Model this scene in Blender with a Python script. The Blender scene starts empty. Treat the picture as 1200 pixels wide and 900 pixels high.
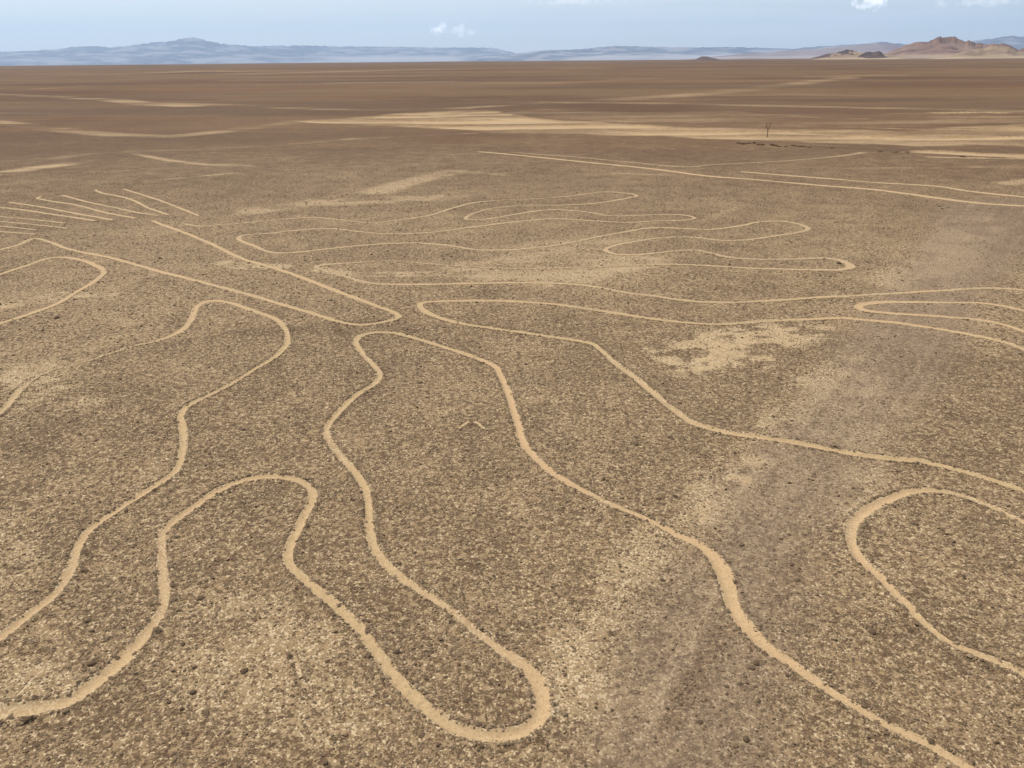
import bpy, math
import numpy as np

# ------------------------------------------------------------------ camera, sky, sun, exposure
scene = bpy.context.scene
COL = scene.collection
R = math.radians
CAM_H = 13.0
FPX = 933.0                       # focal length in pixels of a 1200 px wide frame
PITCH = math.atan(380.6 / FPX)    # horizon 380.6 px above the middle of the frame
ROLL = R(0.5)

cam_data = bpy.data.cameras.new('camera')
cam_data.sensor_width = 36.0
cam_data.lens = 36.0 * FPX / 1200.0
cam_data.clip_start = 0.1
cam_data.clip_end = 120000.0
cam = bpy.data.objects.new('camera', cam_data)
COL.objects.link(cam)
cam.location = (0, 0, CAM_H)
from mathutils import Matrix, Vector
CAM_M = (Matrix.Rotation(math.pi / 2 - PITCH, 4, 'X') @ Matrix.Rotation(-ROLL, 4, 'Z'))
cam.rotation_euler = CAM_M.to_euler()
scene.camera = cam
M3 = np.array(CAM_M.to_3x3())

SUN_EL, SUN_AZ = R(56), R(-50)    # azimuth measured from +Y towards +X
SUN_STRENGTH, SKY_STRENGTH = 3.55, 0.115

def pix_dir(px, py):
    d = M3 @ np.array([(px - 600.0) / FPX, (450.0 - py) / FPX, -1.0])
    return d / np.linalg.norm(d)

world = bpy.data.worlds.new('World')
scene.world = world
world.use_nodes = True
wt = world.node_tree
for n in list(wt.nodes): wt.nodes.remove(n)
wo = wt.nodes.new('ShaderNodeOutputWorld')
wb = wt.nodes.new('ShaderNodeBackground')
sky = wt.nodes.new('ShaderNodeTexSky')
sky.sky_type = 'NISHITA'
sky.sun_disc = False
sky.sun_elevation = SUN_EL
sky.sun_rotation = SUN_AZ
sky.altitude = 500
sky.air_density = 1.0
sky.dust_density = 1.0
sky.ozone_density = 2.0
wb.inputs['Strength'].default_value = SKY_STRENGTH

def wnode(t, **kw):
    n = wt.nodes.new(t)
    for k, v in kw.items(): setattr(n, k, v)
    return n
def wmath(op, a, b=None, c=None, clamp=False):
    n = wt.nodes.new('ShaderNodeMath'); n.operation = op; n.use_clamp = clamp
    for i, v in enumerate((a, b, c)):
        if v is None: continue
        if isinstance(v, (int, float)): n.inputs[i].default_value = v
        else: wt.links.new(v, n.inputs[i])
    return n.outputs[0]
tc = wnode('ShaderNodeTexCoord')
# thin high cloud: noise stretched along the horizon
mp = wnode('ShaderNodeMapping'); mp.inputs['Scale'].default_value = (2.2, 2.2, 34.0)
wt.links.new(tc.outputs['Generated'], mp.inputs['Vector'])
nz = wnode('ShaderNodeTexNoise'); nz.inputs['Scale'].default_value = 2.3; nz.inputs['Detail'].default_value = 5
wt.links.new(mp.outputs[0], nz.inputs['Vector'])
cirrus = wmath('MULTIPLY', wmath('SUBTRACT', nz.outputs[0], 0.42), 2.4, clamp=True)
cirrus = wmath('ADD', wmath('MULTIPLY', cirrus, 0.60), 0.34)
# two small cumulus puffs low over the horizon
puff_total = None
pn = wnode('ShaderNodeTexNoise'); pn.inputs['Scale'].default_value = 130; pn.inputs['Detail'].default_value = 4
wt.links.new(tc.outputs['Generated'], pn.inputs['Vector'])
for (px, py, wx, wz, s) in ((1021, 2, 0.019, 0.0075, 1.0), (517, 34, 0.012, 0.008, 1.0), (540, 36, 0.015, 0.007, 0.6),
                            (1150, 2, 0.05, 0.005, 0.35), (665, 2, 0.05, 0.004, 0.25)):
    d = pix_dir(px, py)
    sub = wnode('ShaderNodeVectorMath'); sub.operation = 'SUBTRACT'
    wt.links.new(tc.outputs['Generated'], sub.inputs[0]); sub.inputs[1].default_value = tuple(d)
    mul = wnode('ShaderNodeVectorMath'); mul.operation = 'MULTIPLY'
    wt.links.new(sub.outputs[0], mul.inputs[0]); mul.inputs[1].default_value = (1 / wx, 1 / wx, 1 / wz)
    ln = wnode('ShaderNodeVectorMath'); ln.operation = 'LENGTH'
    wt.links.new(mul.outputs[0], ln.inputs[0])
    f = wmath('SUBTRACT', 1.0, ln.outputs['Value'])
    f = wmath('ADD', f, wmath('MULTIPLY', wmath('SUBTRACT', pn.outputs[0], 0.5), 3.2))
    f = wmath('MULTIPLY', wmath('MULTIPLY', f, 1.1, clamp=True), s)
    puff_total = f if puff_total is None else wmath('MAXIMUM', puff_total, f)
cl = cirrus
mx = wnode('ShaderNodeMix'); mx.data_type = 'RGBA'
wt.links.new(cl, mx.inputs[0]); wt.links.new(sky.outputs[0], mx.inputs[6])
mx.inputs[7].default_value = (7.1, 6.85, 6.7, 1)
mx2 = wnode('ShaderNodeMix'); mx2.data_type = 'RGBA'
wt.links.new(puff_total, mx2.inputs[0]); wt.links.new(mx.outputs[2], mx2.inputs[6]); mx2.inputs[7].default_value = (13.0, 12.6, 12.2, 1)
wt.links.new(mx2.outputs[2], wb.inputs['Color'])
wt.links.new(wb.outputs[0], wo.inputs['Surface'])

sl = bpy.data.lights.new('sun', 'SUN')
sl.energy = SUN_STRENGTH; sl.angle = R(0.53); sl.color = (1.0, 0.945, 0.86)
so = bpy.data.objects.new('sun', sl); COL.objects.link(so)
sd = Vector((math.sin(SUN_AZ) * math.cos(SUN_EL), math.cos(SUN_AZ) * math.cos(SUN_EL), math.sin(SUN_EL)))
so.rotation_euler = sd.to_track_quat('Z', 'Y').to_euler()

scene.view_settings.view_transform = 'Standard'
scene.view_settings.look = 'None'
scene.view_settings.exposure = 0.35
scene.view_settings.gamma = 1.0
scene.cycles.max_bounces = 4
scene.cycles.diffuse_bounces = 2
scene.cycles.volume_bounces = 2
scene.cycles.use_denoising = True

# ------------------------------------------------------------------ numbers
rng = np.random.default_rng(7)

def hash2(ix, iy, seed):
    h = (ix.astype(np.int64) * 374761393 + iy.astype(np.int64) * 668265263 + seed * 1442695041) & 0xFFFFFFFF
    h = ((h ^ (h >> 13)) * 1274126177) & 0xFFFFFFFF
    h = h ^ (h >> 16)
    return (h & 0xFFFFFF) / float(0xFFFFFF)
def vnoise(x, y, seed=0):
    xf = np.floor(x); yf = np.floor(y)
    u = x - xf; v = y - yf
    u = u * u * (3 - 2 * u); v = v * v * (3 - 2 * v)
    a = hash2(xf, yf, seed); b = hash2(xf + 1, yf, seed)
    c = hash2(xf, yf + 1, seed); d = hash2(xf + 1, yf + 1, seed)
    return (a + (b - a) * u) * (1 - v) + (c + (d - c) * u) * v
def fbm(x, y, seed=0, octv=4):
    s = 0; a = 0.5; t = 0
    for i in range(octv):
        s = s + a * vnoise(x * 2 ** i + 17.3 * i, y * 2 ** i - 9.1 * i, seed + i); t += a; a *= 0.5
    return s / t
def sstep(a, b, x):
    t = np.clip((x - a) / (b - a), 0, 1); return t * t * (3 - 2 * t)

def at(px, py):
    d = M3 @ np.array([(px - 600.0) / FPX, (450.0 - py) / FPX, -1.0])
    t = CAM_H / -d[2]
    return np.array([d[0] * t, d[1] * t])
def atw(pts): return np.array([at(p[0], p[1]) for p in pts])

def catmull(P, step_fn):
    P = np.asarray(P, float)
    out = []; par = []
    n = len(P)
    for i in range(n - 1):
        p0 = P[i - 1] if i > 0 else 2 * P[0] - P[1]
        p1, p2 = P[i], P[i + 1]
        p3 = P[i + 2] if i + 2 < n else 2 * P[-1] - P[-2]
        L = np.linalg.norm(p2 - p1)
        k = max(1, int(math.ceil(L / step_fn(np.linalg.norm((p1 + p2) / 2)))))
        # centripetal parameterisation keeps tight loops clean
        d01 = max(np.linalg.norm(p1 - p0), 1e-3) ** .5; d12 = max(L, 1e-3) ** .5; d23 = max(np.linalg.norm(p3 - p2), 1e-3) ** .5
        m1 = (p2 - p1) + d12 * ((p1 - p0) / d01 - (p2 - p0) / (d01 + d12))
        m2 = (p2 - p1) + d12 * ((p3 - p2) / d23 - (p3 - p1) / (d12 + d23))
        for j in range(k):
            t = j / k
            h00 = 2 * t ** 3 - 3 * t ** 2 + 1; h10 = t ** 3 - 2 * t ** 2 + t
            h01 = -2 * t ** 3 + 3 * t ** 2; h11 = t ** 3 - t ** 2
            out.append(h00 * p1 + h10 * m1 + h01 * p2 + h11 * m2); par.append(i + t)
    out.append(P[-1]); par.append(n - 1.0)
    return np.array(out), np.array(par)

# ------------------------------------------------------------------ the cleared lines, traced on the plain
# (x, y, width factor, strength) ; width in metres at factor 1
LINES = [
 dict(w=.50, s=1.0, label='thick pale line winding round the two foreground fingers and out at the bottom right', pts=[
  (-40,840,1.5,.7),(0,836,1.5,.7),(50,829,1.5,.75),(82,820,1.5,.75),(112,800,1.5,.8),(145,772,1.4,.85),(173,740,1.15,.95),(191,713,.9),(191,680,.95),(190,647,.95),(193,623),(220,600),
  (253,577),(287,563),(320,559),(353,565),(367,580),(358,603),(343,633),(338,657,1.0),(357,680,.95),(390,708,.95),(423,740,.95),
  (443,767,1.0),(460,790,1.05),(483,815,1.05),(507,837,1.05),(540,857,1.05),(577,863,1.05),(613,857,1.1),(633,838,1.2),(633,810,1.35),(617,783,1.15),
  (587,763,.85),(553,737,.75),(527,715,.7),(493,693,.8),(467,675,.95),(443,650,1.0),(433,620,.9),(432,593,.9),(427,570,1.0),(417,555,1.0),
  (400,537,.9),(387,518,.9),(382,506,.95),(397,483,.95),(420,462,.95),(441,448,.95),(445,438),(425,415),(417,401),(423,394,1.1),(433,391,1.2),(457,390,1.3),
  (480,395,1.2),(513,405,1.1),(553,418,1.1),(580,430,1.1),(587,442,1.0),(597,467,1.0),(605,493,1.05),(613,520,1.0),(633,543,.95),(660,563,.9),(693,580,.85),
  (723,594,.8),(761,610,.8),(796,629,.9),(822,641,1.1),(842,663,1.5),(854,690,1.55),(861,717,1.4),(876,738,1.3),(900,761,1.1),(928,780,.95),(964,806,.8),
  (1000,828,.75),(1040,851,.75),(1080,870,.75),(1124,895,.75),(1190,930,.75)]),
 dict(w=.50, s=1.0, label='pale line rising from the lower left edge and bending into a rounded elbow', pts=[
  (-40,775,.9),(0,748,.9),(33,722,.9),(63,698,.95),(82,670,1.05),(92,640,1),(107,620,.9),(143,595,.8),(177,573,.8),(205,553,.85),(214,530,.95),
  (214,500,1),(212,487,1),(219,477),(240,466,.9),(270,451,.9),(300,432,.9),(323,418,.95),(336,403),(334,385),(320,373),(300,366),(267,355,1.1),
  (247,353,1.2),(233,358),(223,377,1.2),(210,389,1.2),(187,399,.9,.9),(170,403,.9,.8),(155,406,.8,.6),(112,420,.7,.35),(85,428,.7,.3),(65,433,.7,.3),(45,441,.9,.35),
  (25,456,1.1,.6),(12,472,1.1,.7),(0,484,1.0,.7),(-40,515,.9,.7)]),
 dict(w=.55, s=.95, label='short blunt loop of pale line at the left edge beneath the comb of root strokes', pts=[
  (-40,334),(0,322),(27,313),(63,302,1.1),(87,303,1.2),(110,310,1.2),(122,318,1.0),(113,328),(90,342,.9),(67,356),(33,369),(0,380,.9),(-40,395,.9)]),
 dict(w=.60, s=1.0, label='long narrow trunk outline, two nearly straight sides meeting in a pointed corner at left centre', pts=[
  (-30,301,1,.6),(0,293,1,.6),(20,288,1,.6),(40,280,1,.5),(55,283,1,.9),(80,292),(133,303),(183,317),(233,330),(283,343),(333,358),(367,368,.9),(400,378,.9),(423,381,1),
  (447,378,1),(466,373,.9),(462,367,.9),(447,361,.9),(417,350,.9),(383,337),(350,324,.95),(317,313),(283,303),(250,287),(217,273),(187,262),(177,258,1,.6)]),
 dict(w=.62, s=.95, label='long line turning back in a hairpin just right of the trunk outline corner', pts=[
  (1240,426,.95),(1200,410,.95),(1175,401,.95),(1138,393,.9),(1100,386,.9),(1050,379,.9),(1012,375),(988,373),(950,374),(900,376),(850,380),(800,378),(750,372),(700,364),
  (650,357,.9),(600,353.5,.9),(567,353,.9),(513,353.5),(495,355),(492,358),(497,365),(507,370),(533,378),(583,386,.9),(633,393,.9),(667,398,.9),(693,403,.9),(704,410,.9),(720,425,.9),
  (745,444,.95),(772,467,.95),(796,486,.9),(813,497,.95),(848,507,1.0),(898,514,1.0),(942,521),(998,532),(1033,537),(1075,541),(1106,547),(1148,559,.9),(1200,576,.85),(1250,594,.85)]),
 dict(w=.60, s=1.0, label='narrow pale hairpin opening to the right edge, between two long level lines', pts=[
  (1240,374,.9),(1198,364,.9),(1175,359,.9),(1150,355.5,.9),(1100,355,.9),(1050,354.5,1.1),(1018,356,1.3),(1006,359.5,1.3),(1012,363.5,1.2),(1038,367,1.1),(1075,369.5),(1112,372),
  (1150,375.5),(1175,380.5,.9),(1200,389,.9),(1240,402,.9)]),
 dict(w=.46, s=1.0, label='broad rounded loop of pale line opening to the right edge in the lower right', pts=[
  (1240,632,.8),(1200,614,.85),(1168,598,.9),(1140,586),(1112,578,1),(1088,575.5,1.1),(1064,578,1.2),(1036,588,1.4),(1012,601,1.5),(999,616,1.45),(998,636,1.2),(1008,656,1.0),
  (1032,678,.9),(1056,704,.9),(1084,732,.85),(1112,753,.85),(1144,767,.85),(1176,780,.85),(1200,791,.85),(1250,812,.85)]),
 dict(w=.60, s=.72, label='many-fingered branch outline snaking across the middle distance and out to the right edge', pts=[
  (1240,344),(1198,340),(1162,338),(1100,341),(1050,344),(1000,347),(950,349.5),(893,353),(840,354.5),(800,352),(767,347),(733,343),(703,337),(667,333),(617,332),(533,333),(467,334),
  (433,332),(400,323,1,.7),(380,317,1,.5),(370,312.5,1,.8),(380,310.5,1,.8),(417,308,1,.6),(460,306,1,.3),(500,309,1,.35),(550,313,1,.3),(600,315,1,.3),(660,314,1,.35),(717,312,1,.5),(787,310,1,.7),(833,312,1,.9),
  (883,315,1,.9),(950,316.5,1,1),(990,316,1.3,1),(997,312,1.6,1),(985,306,1.6,.9),(967,303,1,.6),(933,304,1,.6),(883,304,1,.4),(853,301.5,1,.8),(820,294,1,.8),
  (800,293.5,1,.5),(753,298,1,.9),(723,298,1,.9),(710,293),(720,288),(747,283,1,.8),(780,278.5,1,.8),(813,278.5,1,.7),(847,282,1,.7),(880,281,1,.8),(910,276.5),(933,273),(947,268.5,1.1),
  (937,263),(917,259.5),(893,260),(867,265),(833,269),(787,267.5),(767,267),(727,273,1,.8),(690,280,1,.7),(650,288,1,.7),(600,293),(560,293),(527,288),(493,285),(467,285),(433,287),
  (383,292),(340,296.5),(320,296.5),(300,289),(280,280.5),(285,276,1,.5),(317,273.5,1,.7),(343,270.5,1,.8),(383,268,1,.8),(417,271,1,.6),(450,274,1,.4),(500,273,1,.6),(547,267,1,.8),
  (600,260.5,1,.9),(650,256.5),(700,259,1,.8),(733,261,1,.6),(767,259,1,.6),(803,258,1,.8),(814,256),(803,252.5,1,.9),(783,251.5,1,.6),(750,252.5,1,.6),(717,253,1,.6),(683,248,1,.8),
  (650,246),(633,247),(600,252,1,.9),(567,257,1,.8),(547,257),(548,253.5,1,.9),(565,247,1,.8),(583,243.5,1,.6),(617,241,1,.4),(650,241,1,.6),(693,239,1,.8),(727,234,1,.9),(746,229.5),(733,226.5,1,.8),
  (710,225,1,.6),(667,230,1,.5),(633,233,1,.3),(587,235,1,.35),(557,237.5,1,.8),(533,243.5,1,.9),(500,253,1,.8),(467,258,1,.6),(433,261,1,.4),(400,258,1,.7),(367,255,1,.7),(333,257,1,.5),(300,260,1,.5),
  (267,263,1,.5),(233,265,1,.8),(213,262,1,.8)]),
 dict(w=.56, s=.8, label='root stroke farthest to the right in the comb at the upper left', pts=[(145,222),(187,235),(213,245),(233,253)]),
 dict(w=.56, s=.8, label='second root stroke from the right in the comb at the upper left', pts=[(112,223,1,.7),(118,226),(150,233),(177,245),(198,252,1,.8)]),
 dict(w=.56, s=.8, label='third root stroke from the right in the comb at the upper left', pts=[(73,229),(107,238),(133,243),(160,249),(187,253,1,.5)]),
 dict(w=.56, s=.8, label='fourth root stroke from the right in the upper left comb, with a small hook', pts=[(50,230,1,.6),(44,232),(60,236),(87,240),(127,250),(160,256)]),
 dict(w=.62, s=.85, label='fifth root stroke from the right in the comb at the upper left', pts=[(10,237),(50,243),(93,251),(133,258)]),
 dict(w=.62, s=.8, label='sixth root stroke from the right, cut by the left edge, lowest of the bright ones', pts=[(-30,239),(0,243),(33,247),(73,253),(113,259)]),
 dict(w=.5, s=.5, label='upper faint root stroke at the left edge below the bright ones', pts=[(-30,251),(0,254),(33,257),(77,262)]),
 dict(w=.5, s=.45, label='middle faint root stroke at the left edge below the bright ones', pts=[(-30,258),(0,260),(33,263),(80,268)]),
 dict(w=.5, s=.45, label='third faint root stroke at the left edge, just above the lowest one', pts=[(-30,264),(0,265.5),(43,270)]),
 dict(w=.5, s=.55, label='lowest faint root stroke at the left edge just above the trunk outline', pts=[(-30,270),(0,272),(43,275)]),
 dict(w=1.0, s=1.0, label='straight bright line on the far right plain, longer and nearer of two converging ones', pts=[
  (560,178,1,.6),(600,181.5,1,.9),(683,190),(767,198.5),(833,207,1.1),(867,209.5,1,.8),(908,213,1,.5),(967,218,1),(1025,222.5),(1069,228),(1127,236,1.1),(1171,240),(1200,241.5),(1260,246)]),
 dict(w=.9, s=.85, label='straight bright line beyond the longer one on the right, ending at the right edge', pts=[
  (868,201.5),(923,206,1.1),(975,210,1),(1025,214,1,.6),(1060,216,1,.7),(1098,218.5),(1142,225,1.1),(1200,231,1.1),(1260,237)]),
 dict(w=.8, s=.27, label='fainter farther straight line that kinks upward before fading near the dry wash', pts=[
  (600,179,1,.6),(667,183.5,1,.8),(733,190,1,.9),(807,196,1,.8),(833,193.5,1,.7),(883,191,1,.5),(967,185,1,.4),(1013,179,2,.6)]),
 dict(w=.22, s=.8, label='left stroke of the tiny chevron mark inside the large finger', pts=[(538,503),(543,499),(550,495)]),
 dict(w=.22, s=.7, label='right stroke of the tiny chevron mark inside the large finger', pts=[(556,495),(562,499),(567,504)]),
 dict(w=.14, s=.62, label='tiny upright pale scratch left of the foreground finger', pts=[(344,765,.6,.2),(346,770),(348,780,1.1),(351,792,1.6),(353,797,1.2,.2)]),
]

def step_near(d): return max(0.05, d * 0.004)
for L in LINES:
    pts = [tuple(p) + (1.0, 1.0)[len(p) - 2:] if len(p) < 4 else p for p in L['pts']]
    # thin far lines are sampled more finely in between so a width/strength change stays local
    W = atw(pts)
    L['c'], L['par'] = catmull(W, step_near)
    L['w'] *= .52 if L['w'] < .7 else .7
    L['wf'] = np.interp(L['par'], np.arange(len(pts)), [p[2] for p in pts])
    L['sf'] = np.interp(L['par'], np.arange(len(pts)), [p[3] for p in pts])

# raster of the distance to the nearest line edge (metres), 0.1 m cells
RX0, RX1, RY0, RY1, RC = -75.0, 75.0, 6.0, 110.0, 0.1
nx, ny = int((RX1 - RX0) / RC), int((RY1 - RY0) / RC)
DIST = np.full((ny, nx), 9.0, np.float32)
for L in LINES:
    c = L['c']; half = L['w'] * L['wf'] / 2
    last = None
    for (x, y), h, st in zip(c, half, L['sf'] * L['s']):
        if st < .4 or not (RX0 + 2 < x < RX1 - 2 and RY0 + 2 < y < RY1 - 2): continue
        if last is not None and math.hypot(x - last[0], y - last[1]) < .06: continue
        last = (x, y)
        k = int((h + 0.7) / RC) + 1
        ci, cj = int((x - RX0) / RC), int((y - RY0) / RC)
        gx = RX0 + (np.arange(ci - k, ci + k + 1) + .5) * RC - x
        gy = RY0 + (np.arange(cj - k, cj + k + 1) + .5) * RC - y
        d = np.sqrt(gx[None, :] ** 2 + gy[:, None] ** 2) - h
        sl_ = DIST[cj - k:cj + k + 1, ci - k:ci + k + 1]
        np.minimum(sl_, d, out=sl_)
def line_dist(x, y):
    fx = np.clip((x - RX0) / RC - .5, 0, nx - 2.001); fy = np.clip((y - RY0) / RC - .5, 0, ny - 2.001)
    ix = fx.astype(int); iy = fy.astype(int); u = fx - ix; v = fy - iy
    return ((DIST[iy, ix] * (1 - u) + DIST[iy, ix + 1] * u) * (1 - v) + (DIST[iy + 1, ix] * (1 - u) + DIST[iy + 1, ix + 1] * u) * v)

def ground_z(x, y):   # ends in a broad step down to the far valley floor
    r = np.sqrt(x * x + y * y)
    z = 0.05 * (fbm(x / 7, y / 7, 3, 2) - .5) * sstep(5, 20, r)
    z = z + 0.6 * (fbm(x / 60, y / 60, 5, 2) - .5) * sstep(220, 500, r)
    z = z + 3.5 * (fbm(x / 420, y / 420, 9, 3) - .5) * sstep(700, 2500, r)
    z = z - 45 * sstep(6000, 8500, r)
    d = line_dist(x, y)
    fade = 1 - sstep(30, 62, r)
    micro = 0.028 * (fbm(x / .55, y / .55, 21, 3) - .5) * fade * sstep(-.02, .22, d)
    trench = -0.045 * (1 - sstep(-.16, .03, d)) * fade
    berm = 0.05 * np.exp(-((d - .11) / .09) ** 2) * fade
    return z + micro + trench + berm

# ------------------------------------------------------------------ materials
def newmat(name):
    m = bpy.data.materials.new(name); m.use_nodes = True
    t = m.node_tree
    for n in list(t.nodes): t.nodes.remove(n)
    return m, t
class NT:
    def __init__(s, t): s.t = t
    def n(s, typ, **kw):
        n = s.t.nodes.new(typ)
        for k, v in kw.items(): setattr(n, k, v)
        return n
    def put(s, inp, v):
        if isinstance(v, (int, float)): inp.default_value = v
        elif isinstance(v, tuple): inp.default_value = v if len(v) == 4 or inp.type == 'VECTOR' else v + (1,)
        else: s.t.links.new(v, inp)
    def math(s, op, a, b=0.0, clamp=False):
        n = s.n('ShaderNodeMath', operation=op, use_clamp=clamp); s.put(n.inputs[0], a); s.put(n.inputs[1], b); return n.outputs[0]
    def mix(s, f, a, b, bt='MIX'):
        n = s.n('ShaderNodeMix', data_type='RGBA', blend_type=bt, clamp_factor=True)
        s.put(n.inputs[0], f); s.put(n.inputs[6], a); s.put(n.inputs[7], b); return n.outputs[2]
    def ramp(s, v, a, b):          # smoothstep a..b
        n = s.n('ShaderNodeMapRange', interpolation_type='SMOOTHSTEP'); s.put(n.inputs[0], v)
        s.put(n.inputs[1], a); s.put(n.inputs[2], b); return n.outputs[0]
    def noise(s, vec, scale, detail=3, rough=.5, dist=0.0):
        n = s.n('ShaderNodeTexNoise'); s.put(n.inputs['Vector'], vec)
        n.inputs['Scale'].default_value = scale; n.inputs['Detail'].default_value = detail
        n.inputs['Roughness'].default_value = rough; n.inputs['Distortion'].default_value = dist; return n.outputs[0]
    def attr(s, name):
        return s.n('ShaderNodeAttribute', attribute_name=name).outputs['Fac']
    def finish(s, col, rough=.9, bump=None, bs=.5, bd=.02):
        b = s.n('ShaderNodeBsdfPrincipled'); s.put(b.inputs['Base Color'], col); b.inputs['Roughness'].default_value = rough
        b.inputs['Specular IOR Level'].default_value = .15
        if bump is not None:
            bn = s.n('ShaderNodeBump'); bn.inputs['Strength'].default_value = bs; bn.inputs['Distance'].default_value = bd
            s.put(bn.inputs['Height'], bump); s.t.links.new(bn.outputs[0], b.inputs['Normal'])
        o = s.n('ShaderNodeOutputMaterial'); s.t.links.new(b.outputs[0], o.inputs['Surface'])

def desert_material():
    m, t = newmat('desert_pavement'); g = NT(t)
    P = g.n('ShaderNodeNewGeometry').outputs['Position']
    sand, dust, dark = g.attr('sand'), g.attr('dust'), g.attr('dark')
    n_patch = g.noise(P, 5.0, 5, .7, .4)
    n_fine = g.noise(P, 19.0, 3, .65)
    n_mid = g.noise(P, .42, 3, .55)
    n_big = g.noise(P, .055, 3, .55)
    n_huge = g.noise(P, .006, 4, .6)
    vor = g.n('ShaderNodeTexVoronoi'); g.put(vor.inputs['Vector'], P); vor.inputs['Scale'].default_value = 9.0
    vor2 = g.n('ShaderNodeTexVoronoi'); g.put(vor2.inputs['Vector'], P); vor2.inputs['Scale'].default_value = 21.0
    sep = g.n('ShaderNodeSeparateColor'); g.put(sep.inputs[0], vor.outputs['Color'])
    sep2 = g.n('ShaderNodeSeparateColor'); g.put(sep2.inputs[0], vor2.outputs['Color'])
    # pale factor: where the sandy soil shows between the stones
    f = g.math('ADD', g.math('MULTIPLY', n_patch, .62), g.math('MULTIPLY', n_fine, .38))
    f = g.math('ADD', f, g.math('MULTIPLY', g.math('SUBTRACT', n_mid, .5), .20))
    f = g.math('ADD', f, g.math('MULTIPLY', g.math('SUBTRACT', n_big, .5), .14))
    f = g.math('ADD', f, g.math('MULTIPLY', sand, .33))
    f = g.math('ADD', f, g.math('MULTIPLY', g.math('SUBTRACT', sep2.outputs[2], .5), .12))
    f = g.math('ADD', f, g.math('MULTIPLY', g.math('SUBTRACT', sep.outputs[2], .5), .12))
    f = g.math('SUBTRACT', f, g.math('MULTIPLY', dark, .2))
    lo = g.math('SUBTRACT', .435, g.math('MULTIPLY', dust, .05))
    hi = g.math('ADD', .56, g.math('MULTIPLY', dust, .05))
    pale = g.ramp(f, lo, hi)
    stone = g.mix(sep.outputs[0], (0.078, 0.049, 0.026), (0.150, 0.098, 0.055))
    stone = g.mix(g.math('MULTIPLY', sep2.outputs[1], .45), stone, (0.178, 0.112, 0.065))
    gap = g.ramp(vor.outputs['Distance'], .42, .75)
    stone = g.mix(g.math('MULTIPLY', gap, .55), stone, (0.079, 0.048, 0.030))
    stone = g.mix(g.ramp(n_huge, .42, .62), stone, (.86, .76, .70), 'MULTIPLY')
    soil = g.mix(g.ramp(n_mid, .35, .65), (0.345, 0.245, 0.138), (0.31, 0.212, 0.118))
    soil = g.mix(g.math('MULTIPLY', sep2.outputs[0], .45), soil, (0.192, 0.129, 0.072))
    soil = g.mix(g.ramp(g.math('ADD', sep2.outputs[1], g.math('MULTIPLY', sand, .35)), .78, .86), soil, (.50, .385, .245))
    col = g.mix(pale, stone, soil)
    # dusty, driven-over ground: smoother, greyer
    dcol = g.mix(g.math('ADD', g.math('MULTIPLY', n_patch, .6), g.math('MULTIPLY', n_fine, .4)), (0.125, 0.088, 0.065), (0.270, 0.196, 0.138))
    col = g.mix(g.math('MULTIPLY', dust, .72), col, dcol)
    # broad bands of differently varnished ground across the far plain
    mb = g.n('ShaderNodeMapping'); g.put(mb.inputs['Vector'], P); mb.inputs['Scale'].default_value = (.22, 1.0, 1.0); mb.inputs['Rotation'].default_value = (0, 0, .12)
    b1 = g.noise(mb.outputs[0], .0042, 9, .72, .4); b2 = g.noise(mb.outputs[0], .0023, 8, .68, .2); b3 = g.noise(mb.outputs[0], .013, 6, .65)
    band = g.mix(g.ramp(b1, .45, .55), (.86, .78, .70), (1.20, 1.10, .96))
    band = g.mix(g.math('MULTIPLY', g.ramp(b2, .50, .56), .75), band, (1.18, 1.12, .90))
    band = g.mix(g.math('MULTIPLY', g.ramp(b3, .54, .60), .7), band, (1.45, 1.28, 1.05))
    bm_ = g.n('ShaderNodeMix', data_type='RGBA', blend_type='MULTIPLY', clamp_result=False)
    g.put(bm_.inputs[0], g.math('MULTIPLY', dark, 1.3, True)); g.put(bm_.inputs[6], col); g.put(bm_.inputs[7], band); col = bm_.outputs[2]
    veil = g.math('MULTIPLY', g.math('MULTIPLY', sand, 1.0), g.math('MULTIPLY', dark, 1.3), True)
    gm = g.n('ShaderNodeMapping'); g.put(gm.inputs['Vector'], P); gm.inputs['Scale'].default_value = (.25, 1.0, 1.0)
    grain = g.noise(gm.outputs[0], .35, 5, .75)
    veil = g.math('MULTIPLY', veil, g.math('ADD', .35, g.math('MULTIPLY', g.ramp(grain, .42, .58), .9)), True)
    col = g.mix(veil, col, g.mix(g.ramp(grain, .4, .6), (.27, .205, .120), (.33, .228, .140)))
    col = g.mix(1.0, col, (.925, .925, .885), 'MULTIPLY')
    # clean sand
    clean = g.mix(g.ramp(n_patch, .35, .65), (0.44, 0.315, 0.166), (0.355, 0.252, 0.132))
    clean = g.mix(g.math('MULTIPLY', g.ramp(n_big, .4, .6), .5), clean, (0.455, 0.298, 0.165))
    clean = g.mix(g.math('MULTIPLY', g.ramp(n_fine, .50, .66), .6), clean, (0.238, 0.156, 0.084))
    cf = g.math('ADD', sand, g.math('MULTIPLY', g.math('SUBTRACT', n_fine, .5), .9))
    cf = g.math('ADD', cf, g.math('MULTIPLY', g.math('SUBTRACT', n_patch, .5), .9))
    col = g.mix(g.ramp(cf, .40, 1.02), col, clean)
    h = g.math('ADD', g.math('MULTIPLY', n_fine, .5), g.math('MULTIPLY', g.math('SUBTRACT', .6, vor.outputs['Distance']), g.math('SUBTRACT', 1.0, g.ramp(sand, .3, .9))))
    g.finish(col, .95, h, .55, .03)
    return m
MAT_GROUND = desert_material()

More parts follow.
